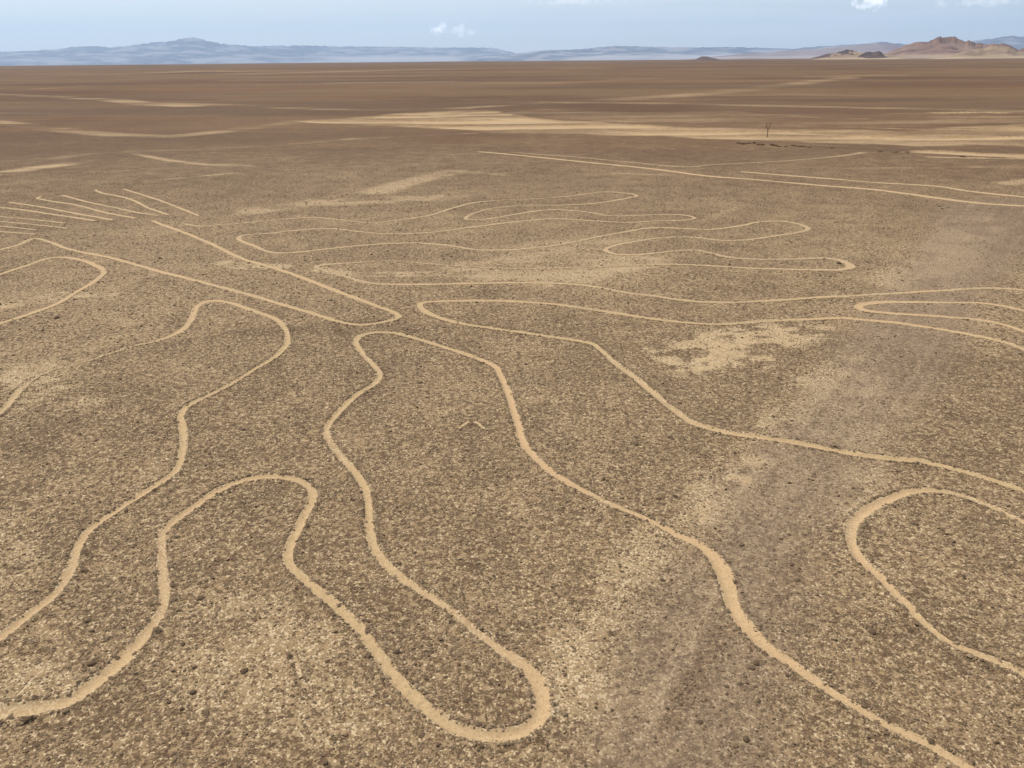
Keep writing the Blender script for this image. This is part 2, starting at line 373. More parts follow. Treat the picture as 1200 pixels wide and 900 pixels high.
def stone_material():
    m, t = newmat('desert_stone'); g = NT(t)
    tone = g.attr('tone')
    P = g.n('ShaderNodeNewGeometry').outputs['Position']
    c = g.mix(tone, (.075, .047, .026), (.345, .25, .148))
    c = g.mix(g.math('MULTIPLY', g.noise(P, 45, 2), .5), c, (.14, .094, .055))
    g.finish(c, .85); return m
MAT_STONE = stone_material()

def rock_material(name, a, b, c, scale, pale_amt=.5, zs=2.2):
    m, t = newmat(name); g = NT(t)
    P = g.n('ShaderNodeNewGeometry').outputs['Position']
    mpn = g.n('ShaderNodeMapping'); g.put(mpn.inputs['Vector'], P); mpn.inputs['Scale'].default_value = (1, 1, zs)
    n1 = g.noise(mpn.outputs[0], scale, 5, .6, .6); n2 = g.noise(mpn.outputs[0], scale * .31, 3, .5)
    col = g.mix(g.ramp(n1, .38, .6), a, b)
    col = g.mix(g.math('MULTIPLY', g.ramp(n2, .48, .6), pale_amt), col, c)
    slope = g.attr('apron')
    col = g.mix(slope, col, c)
    g.finish(col, .95); return m

# ------------------------------------------------------------------ mesh helpers
def mesh_np(name, verts, faces, mat, attrs=None, smooth=False):
    """faces: (n,3) or (n,4) int array"""
    me = bpy.data.meshes.new(name)
    nv, nf, k = len(verts), len(faces), faces.shape[1]
    me.vertices.add(nv); me.vertices.foreach_set('co', np.asarray(verts, np.float32).ravel())
    me.loops.add(nf * k); me.loops.foreach_set('vertex_index', faces.astype(np.int32).ravel())
    me.polygons.add(nf); me.polygons.foreach_set('loop_start', np.arange(0, nf * k, k, dtype=np.int32))
    try: me.polygons.foreach_set('loop_total', np.full(nf, k, np.int32))
    except Exception: pass
    me.polygons.foreach_set('use_smooth', np.full(nf, smooth, bool))
    me.update(calc_edges=True)
    for an, av in (attrs or {}).items():
        a = me.attributes.new(an, 'FLOAT', 'POINT'); a.data.foreach_set('value', np.asarray(av, np.float32).ravel())
    me.materials.append(mat)
    o = bpy.data.objects.new(name, me); COL.objects.link(o)
    return o
def grid_faces(nr, nc):
    i = np.arange(nr - 1)[:, None] * nc + np.arange(nc - 1)[None, :]
    return np.stack([i, i + 1, i + nc + 1, i + nc], -1).reshape(-1, 4)
def tag(o, label=None, cat=None, group=None, kind=None):
    if label: o['label'] = label
    if cat: o['category'] = cat
    if group: o['group'] = group
    if kind: o['kind'] = kind
    return o

# ------------------------------------------------------------------ zones on the plain (world coordinates)
def seg_field(x, y, P, W, S):
    """max over a polyline of strength * falloff(distance / halfwidth)"""
    out = np.zeros_like(x)
    for i in range(len(P) - 1):
        a, b = P[i], P[i + 1]
        wmax = max(W[i], W[i + 1]) * 1.6
        sel = np.nonzero((x > min(a[0], b[0]) - wmax) & (x < max(a[0], b[0]) + wmax) & (y > min(a[1], b[1]) - wmax) & (y < max(a[1], b[1]) + wmax))[0]
        if not len(sel): continue
        px, py = x[sel] - a[0], y[sel] - a[1]
        d = b - a; t = np.clip((px * d[0] + py * d[1]) / (d @ d), 0, 1)
        dist = np.hypot(px - t * d[0], py - t * d[1]); w = W[i] + (W[i + 1] - W[i]) * t
        s = (S[i] + (S[i + 1] - S[i]) * t) * (1 - sstep(.45, 1.45, dist / w))
        out[sel] = np.maximum(out[sel], s)
    return out
def poly_field(x, y, pix, soft, wob, seed):
    """inside a polygon traced on the plain, edges softened (metres) and made wavy"""
    P = atw(pix)
    pad = soft + wob
    sel = np.nonzero((x > P[:, 0].min() - pad) & (x < P[:, 0].max() + pad) & (y > P[:, 1].min() - pad) & (y < P[:, 1].max() + pad))[0]
    out = np.zeros_like(x)
    if not len(sel): return out
    xs = x[sel] + wob * (fbm(x[sel] / (wob * 4), y[sel] / (wob * 4), seed) - .5) * 2
    ys = y[sel] + wob * (fbm(x[sel] / (wob * 4) + 31, y[sel] / (wob * 4), seed + 50) - .5) * 2
    inside = np.zeros(len(sel), bool); dmin = np.full(len(sel), 1e9)
    n = len(P)
    for i in range(n):
        a, b = P[i], P[(i + 1) % n]
        cond = ((a[1] > ys) != (b[1] > ys))
        xi = (b[0] - a[0]) * (ys - a[1]) / (b[1] - a[1] + 1e-12) + a[0]
        inside ^= cond & (xs < xi)
        d = b - a; t = np.clip(((xs - a[0]) * d[0] + (ys - a[1]) * d[1]) / (d @ d), 0, 1)
        dmin = np.minimum(dmin, np.hypot(xs - a[0] - t * d[0], ys - a[1] - t * d[1]))
    sd_ = np.where(inside, dmin, -dmin)
    out[sel] = sstep(-soft / 2, soft / 2, sd_)
    return out

# streaks: pixels traced, half width in metres, strength
STREAKS = [
 ([(840,154),(960,157),(1083,163),(1150,162),(1240,156)], 3.2, 1.5),
 ([(440,141),(520,144),(640,150),(760,156),(840,158)], 2.2, .55),
 ([(400,142),(470,136),(540,132)], 3.5, .5),
 ([(1020,150),(1100,152),(1200,149)], 2.0, .8),
 ([(1090,184),(1160,185),(1240,187)], .9, .9),
 ([(960,440),(900,520),(830,590),(770,645),(705,730),(660,810)], .95, .29),
 ([(885,540),(850,580),(805,620)], .5, .45),
 ([(1005,560),(1000,590),(1010,480)], .9, .22),
 ([(1000,430),(975,500)], 1.6, .3),
 ([(830,690),(790,760),(760,830)], .3, .2),
 ([(300,247),(367,237),(430,228),(480,213),(533,201)], 1.8, .26),
 ([(367,238),(430,235),(527,232)], 2.2, .24),
 ([(470,213),(540,200),(590,205)], 1.2, .25),
 ([(-40,208),(0,203),(40,197),(80,192)], 3.0, .75),
 ([(-20,190),(60,186),(110,180),(157,178),(230,175),(330,170),(420,162),(520,158),(556,156)], 2.0, .36),
 ([(157,180),(200,188),(240,193),(290,194)], 1.2, .6),
 ([(173,212),(220,208),(280,202)], .9, .5),
 ([(110,201),(160,200)], 1.0, .3),
 ([(-40,139),(0,143),(60,151),(133,158),(200,160),(250,155),(300,149),(347,143),(400,141)], 5.0, .52),
 ([(-60,108),(0,110),(80,114),(133,117),(173,122),(220,124)], 9.0, .65),
 ([(190,121),(267,123),(330,126),(420,129),(520,128),(640,120),(760,121),(900,124),(1060,127),(1240,131)], 7.0, .42),
 ([(560,121),(700,118),(800,112),(870,105),(933,98),(993,91)], 14.0, .45),
 ([(40,104),(95,101)], 8.0, .35),
 ([(-100,89),(0,87),(130,87),(240,83),(330,84)], 60.0, .40),
 ([(300,86),(400,84),(480,82),(620,79),(680,80)], 70.0, .45),
 ([(400,97),(520,96),(640,98),(760,92)], 22.0, .30),
 ([(1040,84),(1120,82),(1240,81)], 60.0, .3),
 ([(960,90),(1000,89),(1060,87)], 30.0, .3),
 ([(860,112),(930,110),(1010,113)], 10.0, .25),
 ([(1050,114),(1110,114)], 9.0, .35),
 ([(-40,132),(50,133),(120,134)], 4.0, .25),
 ([(1100,132),(1150,131),(1170,132)], 4.0, .8),
 ([(930,136),(960,138),(1010,139)], 3.0, .45),
 ([(1050,145),(1120,140),(1240,136)], 4.0, .35),
 ([(830,146),(960,147),(1100,143)], 3.0, .25),
 ([(700,157),(850,160)], 1.5, .2),
 ([(1180,215),(1240,208)], 2.0, .45),
 ([(1000,197),(1120,196),(1240,195)], 1.2, .2),
 ([(720,203),(800,206)], 1.0, .3),
 ([(820,260),(870,240)], .5, .1),
 ([(1060,330),(1120,290),(1150,255)], 2.2, .2),
 ([(0,358),(40,352),(80,345)], .9, .4),
 ([(90,346),(130,345)], .5, .35),
 ([(265,308),(290,313),(330,312)], .7, .35),
 ([(375,316),(420,322),(520,321)], .6, .35),
 ([(640,330),(700,318),(760,306)], 1.4, .3),
 ([(100,470),(60,455),(20,440)], .9, .3),
]
PATCHES = [
 ([(757,410),(775,402),(850,388),(900,380),(975,383),(960,397),(935,412),(900,428),(850,425),(820,442),(790,438)], 1.0, .6, .50, 11),
 ([(-50,790),(60,770),(140,800),(60,830),(-50,845)], .6, .3, .22, 12),
 ([(200,690),(330,700),(450,800),(420,880),(240,860),(190,800)], .8, .4, .13, 13),
 ([(520,310),(640,295),(760,300),(700,330),(560,330)], 2.0, 1.0, .22, 14),
 ([(-40,610),(40,590),(60,660),(-40,720)], .8, .4, .12, 15),
 ([(560,300),(700,270),(760,280),(640,300)], 2.0, 1.0, .15, 16),
 ([(0,430),(60,420),(110,440),(40,480),(0,500)], .8, .4, .15, 17),
 # dry wash
 ([(330,142),(400,139),(467,133),(533,129.5),(575,129),(600,134),(640,140),(700,143),(800,149),(850,150),(967,152),(1060,154),(1110,149),(1240,143),(1300,143),
   (1300,176),(1240,172),(1150,170),(1083,171.5),(1030,168),(967,167),(900,165),(850,163),(800,161),(733,159),(683,156.5),(583,156),(550,152.5),(500,149.5),(400,145)], 4.0, 2.2, .62, 18),
 ([(1083,176),(1150,179),(1240,182),(1300,184),(1300,188),(1200,186),(1130,182),(1060,178)], 2.0, 1.0, .6, 19),
 ([(440,145),(500,140),(600,142),(600,150),(540,149)], 2.0, 1.0, .1, 20),
 ([(560,133),(640,128),(760,132),(860,130),(900,134),(1000,134),(1240,128),(1240,143),(1100,147),(1000,150),(800,148),(700,142),(610,136)], 6.0, 3.0, .22, 22),
]
DUSTY = [([(1110,235),(1060,320),(975,420),(890,530),(800,650),(715,780),(650,930),(930,930),(925,780),(935,680),(985,600),(1060,510),(1110,430),(1150,340),(1260,260),(1260,230)], 2.2, .9, .6, 31)]
TRACK = [(1205,215),(1150,285),(1085,370),(1000,480),(930,580),(860,690),(800,800),(760,900)]
DARKS = [
 ([(855,735),(835,765),(812,800),(785,850)], .22, .7),
 ([(930,660),(900,700)], .4, .4),
 ([(300,147),(380,149),(480,151),(540,154)], 2.0, .8),
 ([(-40,133),(80,140),(180,150),(260,146)], 7.0, .5),
 ([(700,128),(860,130),(1000,124),(1240,122)], 4.0, .4),
 ([(930,103),(1050,104),(1240,106)], 20.0, .9),
 ([(-60,78.6),(240,76.5)], 400.0, .9),
 ([(300,75.6),(700,72.2)], 500.0, .9),
 ([(560,160),(760,163),(860,168)], 1.5, .5),
 ([(560,133),(600,133.5)], 1.5, 1.0),
 ([(1000,134),(1100,136),(1200,134)], 2.0, .7),
 ([(950,172),(1000,174),(1080,178),(1200,187)], .8, 1.0),
 ([(-40,245),(140,262)], 1.0, .2),
]

def zones(x, y):
    sand = np.zeros_like(x)
    for pts, hw, s in STREAKS:
        P = atw(pts); k = len(P)
        if P[:, 1].max() < 0: continue
        far = P[:, 1].mean() > 90
        br = .2 + 1.2 * sstep(.32, .64, fbm(x / (hw * (5 if far else 1.3)), y / (hw * 1.2), int(hw * 10) + 5, 4))
        w_ = hw * (.62 if far else 1.0)
        sand = np.maximum(sand, seg_field(x, y, P, [w_] * k, [s] * k) * br * ((.95 if s >= .79 else .58) if far else 1))
    for pix, soft, wob, s, seed in PATCHES:
        if seed == 11: tex = 1.35 * sstep(.41, .56, fbm(x / .9, y / .6, seed + 3, 5))
        elif seed < 18: tex = .35 + 1.15 * sstep(.32, .66, fbm(x / (soft * 2.2), y / (soft * .8), seed + 3, 3))
        else: tex = .38 + .95 * sstep(.34, .64, fbm(x / 38, y / 5, seed + 3, 5))
        sand = np.maximum(sand, poly_field(x, y, pix, soft, wob, seed) * s * tex)
    dust = np.zeros_like(x)
    for pix, soft, wob, s, seed in DUSTY:
        dust = np.maximum(dust, poly_field(x, y, pix, soft, wob, seed) * s)
    r = np.hypot(x, y)
    dark = .76 * sstep(40, 220, r) * (.7 + .6 * fbm(x / 70, y / 70, 91, 3))
    for pts, hw, s in DARKS:
        P = atw(pts); k = len(P)
        dark = np.maximum(dark, seg_field(x, y, P, [hw] * k, [s] * k))
    dark = np.where(r < 60, dark * .3, dark)
    # wheel tracks run along the driven-over strip
    P = atw(TRACK); arc = np.concatenate([[0], np.cumsum(np.linalg.norm(np.diff(P, axis=0), axis=1))])
    sel = np.nonzero(dust > .01)[0]
    best = np.full(len(sel), 1e9); q = np.zeros(len(sel)); sa_ = np.zeros(len(sel))
    for i in range(len(P) - 1):
        d = P[i + 1] - P[i]; L_ = np.linalg.norm(d); px, py = x[sel] - P[i][0], y[sel] - P[i][1]
        t = np.clip((px * d[0] + py * d[1]) / (d @ d), 0, 1)
        dd = np.hypot(px - t * d[0], py - t * d[1]); m = dd < best
        best[m] = dd[m]; q[m] = ((px * d[1] - py * d[0]) / L_)[m]; sa_[m] = (arc[i] + t * L_)[m]
    st_ = fbm(q / .3, sa_ / 9, 301, 3)
    sand[sel] += dust[sel] * .26 * sstep(.5, .70, st_) * sstep(.3, .6, fbm(x[sel] / 1.5, y[sel] / 1.5, 311, 3)); dark[sel] += dust[sel] * .08 * (1 - sstep(.3, .48, st_))
    return sand, dust, dark

# ------------------------------------------------------------------ ground sheet
rr = [0.0 + .6 * i for i in range(1, 17)]
r_ = rr[-1]
while r_ < 52000:
    r_ *= 1.0042 if r_ < 260 else (1.009 if r_ < 3000 else 1.02); rr.append(r_)
rr = np.array(rr)
fine = np.arange(-43, 43.001, .1)
rest = np.linspace(43, 317, 92)[1:]
ang = np.radians(np.concatenate([fine, rest]))      # from +Y, clockwise; last column repeats the first
X = rr[:, None] * np.sin(ang)[None, :]; Y = rr[:, None] * np.cos(ang)[None, :]
gx, gy = X.ravel(), Y.ravel()
gz = ground_z(gx, gy)
sand, dust, dark = zones(gx, gy)
gz = gz - 0.35 * sstep(.35, .7, sand) * sstep(120, 150, np.hypot(gx, gy)) * (1 - sstep(260, 330, np.hypot(gx, gy)))   # the wash lies a little lower
verts = np.stack([gx, gy, gz], 1)
verts = np.vstack([verts, [[0, 0, 0.0]]])
nc = len(ang)
F = grid_faces(len(rr), nc)
ctr = len(verts) - 1
fan = np.stack([np.arange(nc - 1), np.full(nc - 1, ctr), np.full(nc - 1, ctr), np.arange(1, nc)], 1)
att = {k: np.append(v, 0) for k, v in (('sand', sand), ('dust', dust), ('dark', dark))}
me_faces = F[:, ::-1]
ground = mesh_np('ground', verts, me_faces, MAT_GROUND, att, smooth=True)
tag(ground, kind='structure')

# ------------------------------------------------------------------ the cleared lines as ribbons lying in their shallow trenches
ACROSS = np.array([-1.35, -1.12, -.9, -.55, 0, .55, .9, 1.12, 1.35])
EDGE = np.array([0, .42, .9, 1, 1, 1, .9, .42, 0])
for li, L in enumerate(LINES):
    c = L['c']; n = len(c)
    T = np.gradient(c, axis=0); T /= np.linalg.norm(T, axis=1)[:, None] + 1e-9
    N = np.stack([-T[:, 1], T[:, 0]], 1)
    s = np.concatenate([[0], np.cumsum(np.linalg.norm(np.diff(c, axis=0), axis=1))])
    half = L['w'] * L['wf'] / 2
    wobL = 1 + .36 * (fbm(s / .9, s * 0 + li, 60 + li, 3) - .5) * 2
    wobR = 1 + .36 * (fbm(s / .9, s * 0 + li + 40, 90 + li, 3) - .5) * 2
    offs = np.where(ACROSS[None, :] < 0, ACROSS[None, :] * (half * wobL)[:, None], ACROSS[None, :] * (half * wobR)[:, None])
    x = c[:, 0][:, None] + N[:, 0][:, None] * offs; y = c[:, 1][:, None] + N[:, 1][:, None] * offs
    d = np.hypot(x, y)
    z = ground_z(x.ravel(), y.ravel()).reshape(x.shape) + .008 + d * 2.2e-4 + li * .0006
    # ends and tight corners close softly
    endf = np.minimum(sstep(0, .5, s), sstep(0, .5, s[-1] - s)) if L['w'] > .3 else np.ones(n)
    st = L['s'] * L['sf'] * (.42 + .95 * fbm(s / 2.5, s * 0 + 3.3 * li, 140 + li, 3)) * endf
    sa = EDGE[None, :] * (st * 1.12)[:, None]
    z[:, 0] -= .03; z[:, -1] -= .03      # outer edges dive under the soil
    o = mesh_np('geoglyph_line', np.stack([x.ravel(), y.ravel(), z.ravel()], 1), grid_faces(n, 9)[:, ::-1], MAT_GROUND,
                dict(sand=sa.ravel(), dust=np.zeros(n * 9), dark=np.zeros(n * 9)), smooth=True)
    tag(o, L['label'], 'geoglyph line', 'pale cleared lines drawn on the desert plain')

# ------------------------------------------------------------------ loose stones
def unit_stone(kind):
    if kind == 0:
        t = (1 + 5 ** .5) / 2
        v = np.array([(-1, t, 0), (1, t, 0), (-1, -t, 0), (1, -t, 0), (0, -1, t), (0, 1, t), (0, -1, -t), (0, 1, -t), (t, 0, -1), (t, 0, 1), (-t, 0, -1), (-t, 0, 1)], float)
        v /= np.linalg.norm(v[0])
        f = np.array([(0, 11, 5), (0, 5, 1), (0, 1, 7), (0, 7, 10), (0, 10, 11), (1, 5, 9), (5, 11, 4), (11, 10, 2), (10, 7, 6), (7, 1, 8), (3, 9, 4), (3, 4, 2), (3, 2, 6), (3, 6, 8), (3, 8, 9), (4, 9, 5), (2, 4, 11), (6, 2, 10), (8, 6, 7), (9, 8, 1)])
    else:
        v = np.array([(1, 0, 0), (.3, .95, 0), (-.8, .6, 0), (-.8, -.6, 0), (.3, -.95, 0), (0.05, 0, 1.0), (0, 0, -.6)], float)
        f = np.array([(0, 1, 5), (1, 2, 5), (2, 3, 5), (3, 4, 5), (4, 0, 5), (1, 0, 6), (2, 1, 6), (3, 2, 6), (4, 3, 6), (0, 4, 6)])
    return v, f
def scatter(name, xs, ys, size, kind, tone, sink=.25):
    n = len(xs)
    v, f = unit_stone(kind); k = len(v)
    V = np.repeat(v[None], n, 0) * (1 + .28 * (rng.random((n, k, 1)) - .5) * 2)
    S = np.stack([size * rng.uniform(.8, 1.35, n), size * rng.uniform(.6, 1.0, n), size * rng.uniform(.28, .6, n)], 1)
    V = V * S[:, None, :]
    a = rng.uniform(0, 2 * math.pi, n); ca, sa_ = np.cos(a)[:, None], np.sin(a)[:, None]
    tl = rng.normal(0, .25, n)[:, None]
    xx = V[:, :, 0]; zz = V[:, :, 2] + xx * tl
    px = xx * ca - V[:, :, 1] * sa_; py = xx * sa_ + V[:, :, 1] * ca
    z0 = ground_z(xs, ys) + S[:, 2] * (1 - 2 * sink) * .6
    out = np.stack([px + xs[:, None], py + ys[:, None], zz + z0[:, None]], 2).reshape(-1, 3)
    FF = (f[None] + (np.arange(n) * k)[:, None, None]).reshape(-1, 3)
    o = mesh_np(name, out, FF, MAT_STONE, dict(tone=np.repeat(tone, k)))
    return o
def stone_field(n, r0, r1, power):
    a = np.radians(rng.uniform(-42, 42, n))
    u = rng.random(n)
    r = (r0 ** power + u * (r1 ** power - r0 ** power)) ** (1 / power)
    x, y = r * np.sin(a), r * np.cos(a)
    s_, du, dk = zones(x, y)
    clump = fbm(x / .33, y / .33, 77, 3) * .6 + fbm(x / 2.2, y / 2.2, 78, 2) * .4
    d = line_dist(x, y)
    p = sstep(.30, .66, clump) * (1 - .75 * du) * (1 - .8 * np.clip(s_, 0, 1)) + 1.6 * dk * (r < 60)
    p = np.where(d < -.02, .06, p)
    p = np.where((d >= -.02) & (d < .14), np.maximum(p, .9), p)
    keep = rng.random(n) < p
    return x[keep], y[keep], r[keep], dk[keep], d[keep]
def sizes(n, base, sig, cap):
    return np.clip(base * np.exp(rng.normal(0, sig, n)), .012, cap)
x, y, r, dk, d = stone_field(330000, 11.0, 42.0, 1.75)
sz = sizes(len(x), .021, .45, .075) * (1 + .8 * dk) * np.where(d < 0, .5, 1) * np.where((d > 0) & (d < .14), 1.3, 1)
tone = np.clip(rng.beta(1.5, 1.8, len(x)) - .5 * dk, 0, 1)
st1 = scatter('stones', x, y, sz, 1, tone); tag(st1, 'brown fist-sized stones strewn over the near plain', 'stones', kind='stuff')
x, y, r, dk, d = stone_field(130000, 42.0, 110.0, 1.3)
sz = sizes(len(x), .04, .4, .12) * np.where(d < 0, .5, 1)
st2 = scatter('distant_stones', x, y, sz, 1, np.clip(rng.beta(1.5, 1.8, len(x)), 0, 1)); tag(st2, 'brown stones strewn over the middle distance of the plain', 'stones', kind='stuff')
# sparse bigger dark stones
x, y, r, dk, d = stone_field(5200, 11.5, 90.0, 1.6)
ok = d > .1
x, y = x[ok], y[ok]
sz = sizes(len(x), .055, .3, .11)
st3 = scatter('dark_stones', x, y, sz, 0, rng.uniform(0, .3, len(x))); tag(st3, 'larger dark stones dotted among the gravel', 'stones', kind='stuff')

# single rocks that stand out in the photograph
import bmesh
def rock(px, py, size, label, seed, flat=.6):
    size *= .72
    g = np.random.default_rng(seed)
    bm = bmesh.new(); bmesh.ops.create_icosphere(bm, subdivisions=3, radius=1)
    off = g.uniform(0, 50, 3)
    for v in bm.verts:
        c = v.co
        n1 = vnoise(np.array([c.x * 1.6 + off[0]]), np.array([c.y * 1.6 + c.z * 1.3 + off[1]]), seed)[0]
        n2 = vnoise(np.array([c.x * 4 + off[1]]), np.array([c.y * 4 - c.z * 3.3 + off[2]]), seed + 5)[0]
        k = .72 + .45 * n1 + .16 * n2
        v.co = Vector((c.x * k * size, c.y * k * size * .8, (c.z * k * flat + .15) * size))
    me = bpy.data.meshes.new('rock'); bm.to_mesh(me); bm.free()
    a = me.attributes.new('tone', 'FLOAT', 'POINT'); a.data.foreach_set('value', np.full(len(me.vertices), .05, np.float32))
    me.materials.append(MAT_STONE)
    o = bpy.data.objects.new('rock', me); COL.objects.link(o)
    w = at(px, py); o.location = (w[0], w[1], float(ground_z(np.array([w[0]]), np.array([w[1]]))[0])); o.rotation_euler.z = g.uniform(0, 6)
    tag(o, label, 'rock', 'dark rocks standing out on the plain')
for i, a in enumerate([
  (286,787,.13,'dark round rock in the foreground right of the lowest left bend of the thick line'),
  (226,812,.11,'small dark rock in the foreground, the nearest to the left bend of the thick line'),
  (67,373,.2,'dark low rock just below the short blunt loop at the left edge'),
  (983,309,.24,'dark rock inside the rounded tip of the far finger at the right'),
  (886,778,.11,'small dark rock just below the thick line at its lower right turn'),
  (874,867,.11,'dark rock near the bottom edge below the thick line'),
  (1022,742,.12,'dark rock between the lower right loop and the thick line'),
  (108,778,.13,'dark rock at the lower left between the two pale lines'),
  (925,566,.09,'lone dark rock on the dusty vehicle track below the long line'),
  (188,303,.16,'dark rock above the upper side of the trunk outline'),
  (465,765,.11,'dark rock inside the foreground finger')]):
    rock(*a, seed=200 + i)

# ------------------------------------------------------------------ dry shrubs along the near bank of the wash, and the bare tree
def simple_mat(name, a, b, scale=8):
    m, t = newmat(name); g = NT(t)
    P = g.n('ShaderNodeNewGeometry').outputs['Position']
    g.finish(g.mix(g.noise(P, scale, 3), a, b), .9); return m
MAT_TWIG = simple_mat('dry_twigs', (.15, .105, .065), (.25, .18, .11))
MAT_BARK = simple_mat('bark', (.17, .125, .08), (.25, .19, .125))
MAT_LEAF = simple_mat('sparse_leaves', (.13, .11, .065), (.2, .165, .1))

class MB:
    def __init__(s): s.v = []; s.f = []
    def tube(s, pts, rad, sides=5):
        base = len(s.v)
        for i, p in enumerate(pts):
            p = Vector(p)
            d = (Vector(pts[min(i + 1, len(pts) - 1)]) - Vector(pts[max(i - 1, 0)])).normalized()
            u = d.orthogonal().normalized(); w = d.cross(u)
            for k in range(sides):
                a = 2 * math.pi * k / sides
                s.v.append(p + (u * math.cos(a) + w * math.sin(a)) * rad[i])
        for i in range(len(pts) - 1):
            for k in range(sides):
                a = base + i * sides + k; b = base + i * sides + (k + 1) % sides
                s.f.append((a, b, b + sides, a + sides))
        s.f.append(tuple(base + k for k in range(sides))[::-1])
        s.f.append(tuple(base + (len(pts) - 1) * sides + k for k in range(sides)))
    def leaf(s, p, size, g):
        n = Vector(g.normal(0, 1, 3)).normalized(); u = n.orthogonal().normalized(); w = n.cross(u)
        b = len(s.v)
        s.v += [p + u * size, p + w * size * .5, p - u * size, p - w * size * .5]
        s.f.append((b, b + 1, b + 2, b + 3))
    def build(s, name, mat, parent=None):
        me = bpy.data.meshes.new(name); me.from_pydata([tuple(v) for v in s.v], [], s.f); me.update(); me.materials.append(mat)
        o = bpy.data.objects.new(name, me); COL.objects.link(o)
        if parent: o.parent = parent
        return o
def shrub(px, py, w, h, seed):
    g = np.random.default_rng(seed); mb = MB(); tw = []
    for i in range(34):
        a = g.uniform(0, 6.283); rr_ = g.uniform(.2, 1) ** .6
        tip = Vector((math.cos(a) * w / 2 * rr_, math.sin(a) * w / 2 * rr_, h * g.uniform(.35, 1.0) * (1.1 - .5 * rr_)))
        mid = tip * .5 + Vector(g.normal(0, .04, 3)) + Vector((0, 0, h * .12))
        mb.tube([(tip.x * .06, tip.y * .06, -.05), mid, tip], [.028, .018, .008], 3)
        for q in range(7):
            mb.leaf(tip * g.uniform(.55, 1.05) + Vector(g.normal(0, .07, 3)), g.uniform(.05, .11), g)
    o = mb.build('dry_shrub', MAT_TWIG)
    c = at(px, py); o.location = (c[0], c[1], float(ground_z(np.array([c[0]]), np.array([c[1]]))[0]) - .1)
    return tag(o, 'low dark dry shrub in the loose row along the near edge of the pale wash', 'shrub', 'dry shrubs along the near edge of the wash')
for i, (px, py, w, h) in enumerate([(866,168,1.0,.5),(871,169,1.5,.8),(878,168,.8,.45),(884,168,.9,.7),(890,170,1.3,.55),(894,170,.8,.5),(904,170,.8,.4),(908,171,1.4,.7),
        (913,172,1.1,.5),(921,172,.6,.3),(930,171,1.2,.45),(936,172,1.5,.5),(942,172,1.3,.45),(948,173,.8,.3),(975,174,.8,.3),(1032,178,1.0,.35),(1050,179,1.2,.4),(1063,179,.9,.35),(1128,184,1.0,.3)]):
    shrub(px, py, w * .7, h * .5, 500 + i)

def bare_tree():
    c = at(899, 160); z = float(ground_z(np.array([c[0]]), np.array([c[1]]))[0]) - .45
    root = bpy.data.objects.new('bare_tree', None); COL.objects.link(root); root.location = (c[0], c[1], z)
    g = np.random.default_rng(4)
    tr = MB(); tr.tube([(0, 0, -.2), (.04, 0, .6), (-.03, .02, 1.3), (.05, 0, 2.1)], [.2, .16, .14, .12], 8); tr.build('trunk', MAT_BARK, root)
    br = MB(); lf = MB()
    for k in range(9):
        a = g.uniform(0, 6.283); sp = g.uniform(.25, .8); top = g.uniform(2.7, 3.6)
        s0 = Vector((.04, 0, g.uniform(1.8, 2.1)))
        tip = Vector((math.cos(a) * sp, math.sin(a) * sp, top)); mid = s0.lerp(tip, .5) + Vector((math.cos(a) * .12, math.sin(a) * .12, -.05))
        br.tube([s0, mid, tip], [.075, .05, .015], 5)
        for q in range(4):
            e = mid.lerp(tip, g.uniform(0, 1)); t2 = e + Vector((g.normal(0, .2), g.normal(0, .2), g.uniform(.1, .4)))
            br.tube([e, t2], [.022, .008], 3)
            for w in range(5): lf.leaf(t2 + Vector(g.normal(0, .09, 3)), .05, g)
    br.build('branches', MAT_BARK, root); lf.build('crown', MAT_LEAF, root)
    root.scale = (.6, .6, .78)
    tag(root, 'small thin bare tree with a forked top standing alone in the pale dry wash', 'tree')
bare_tree()

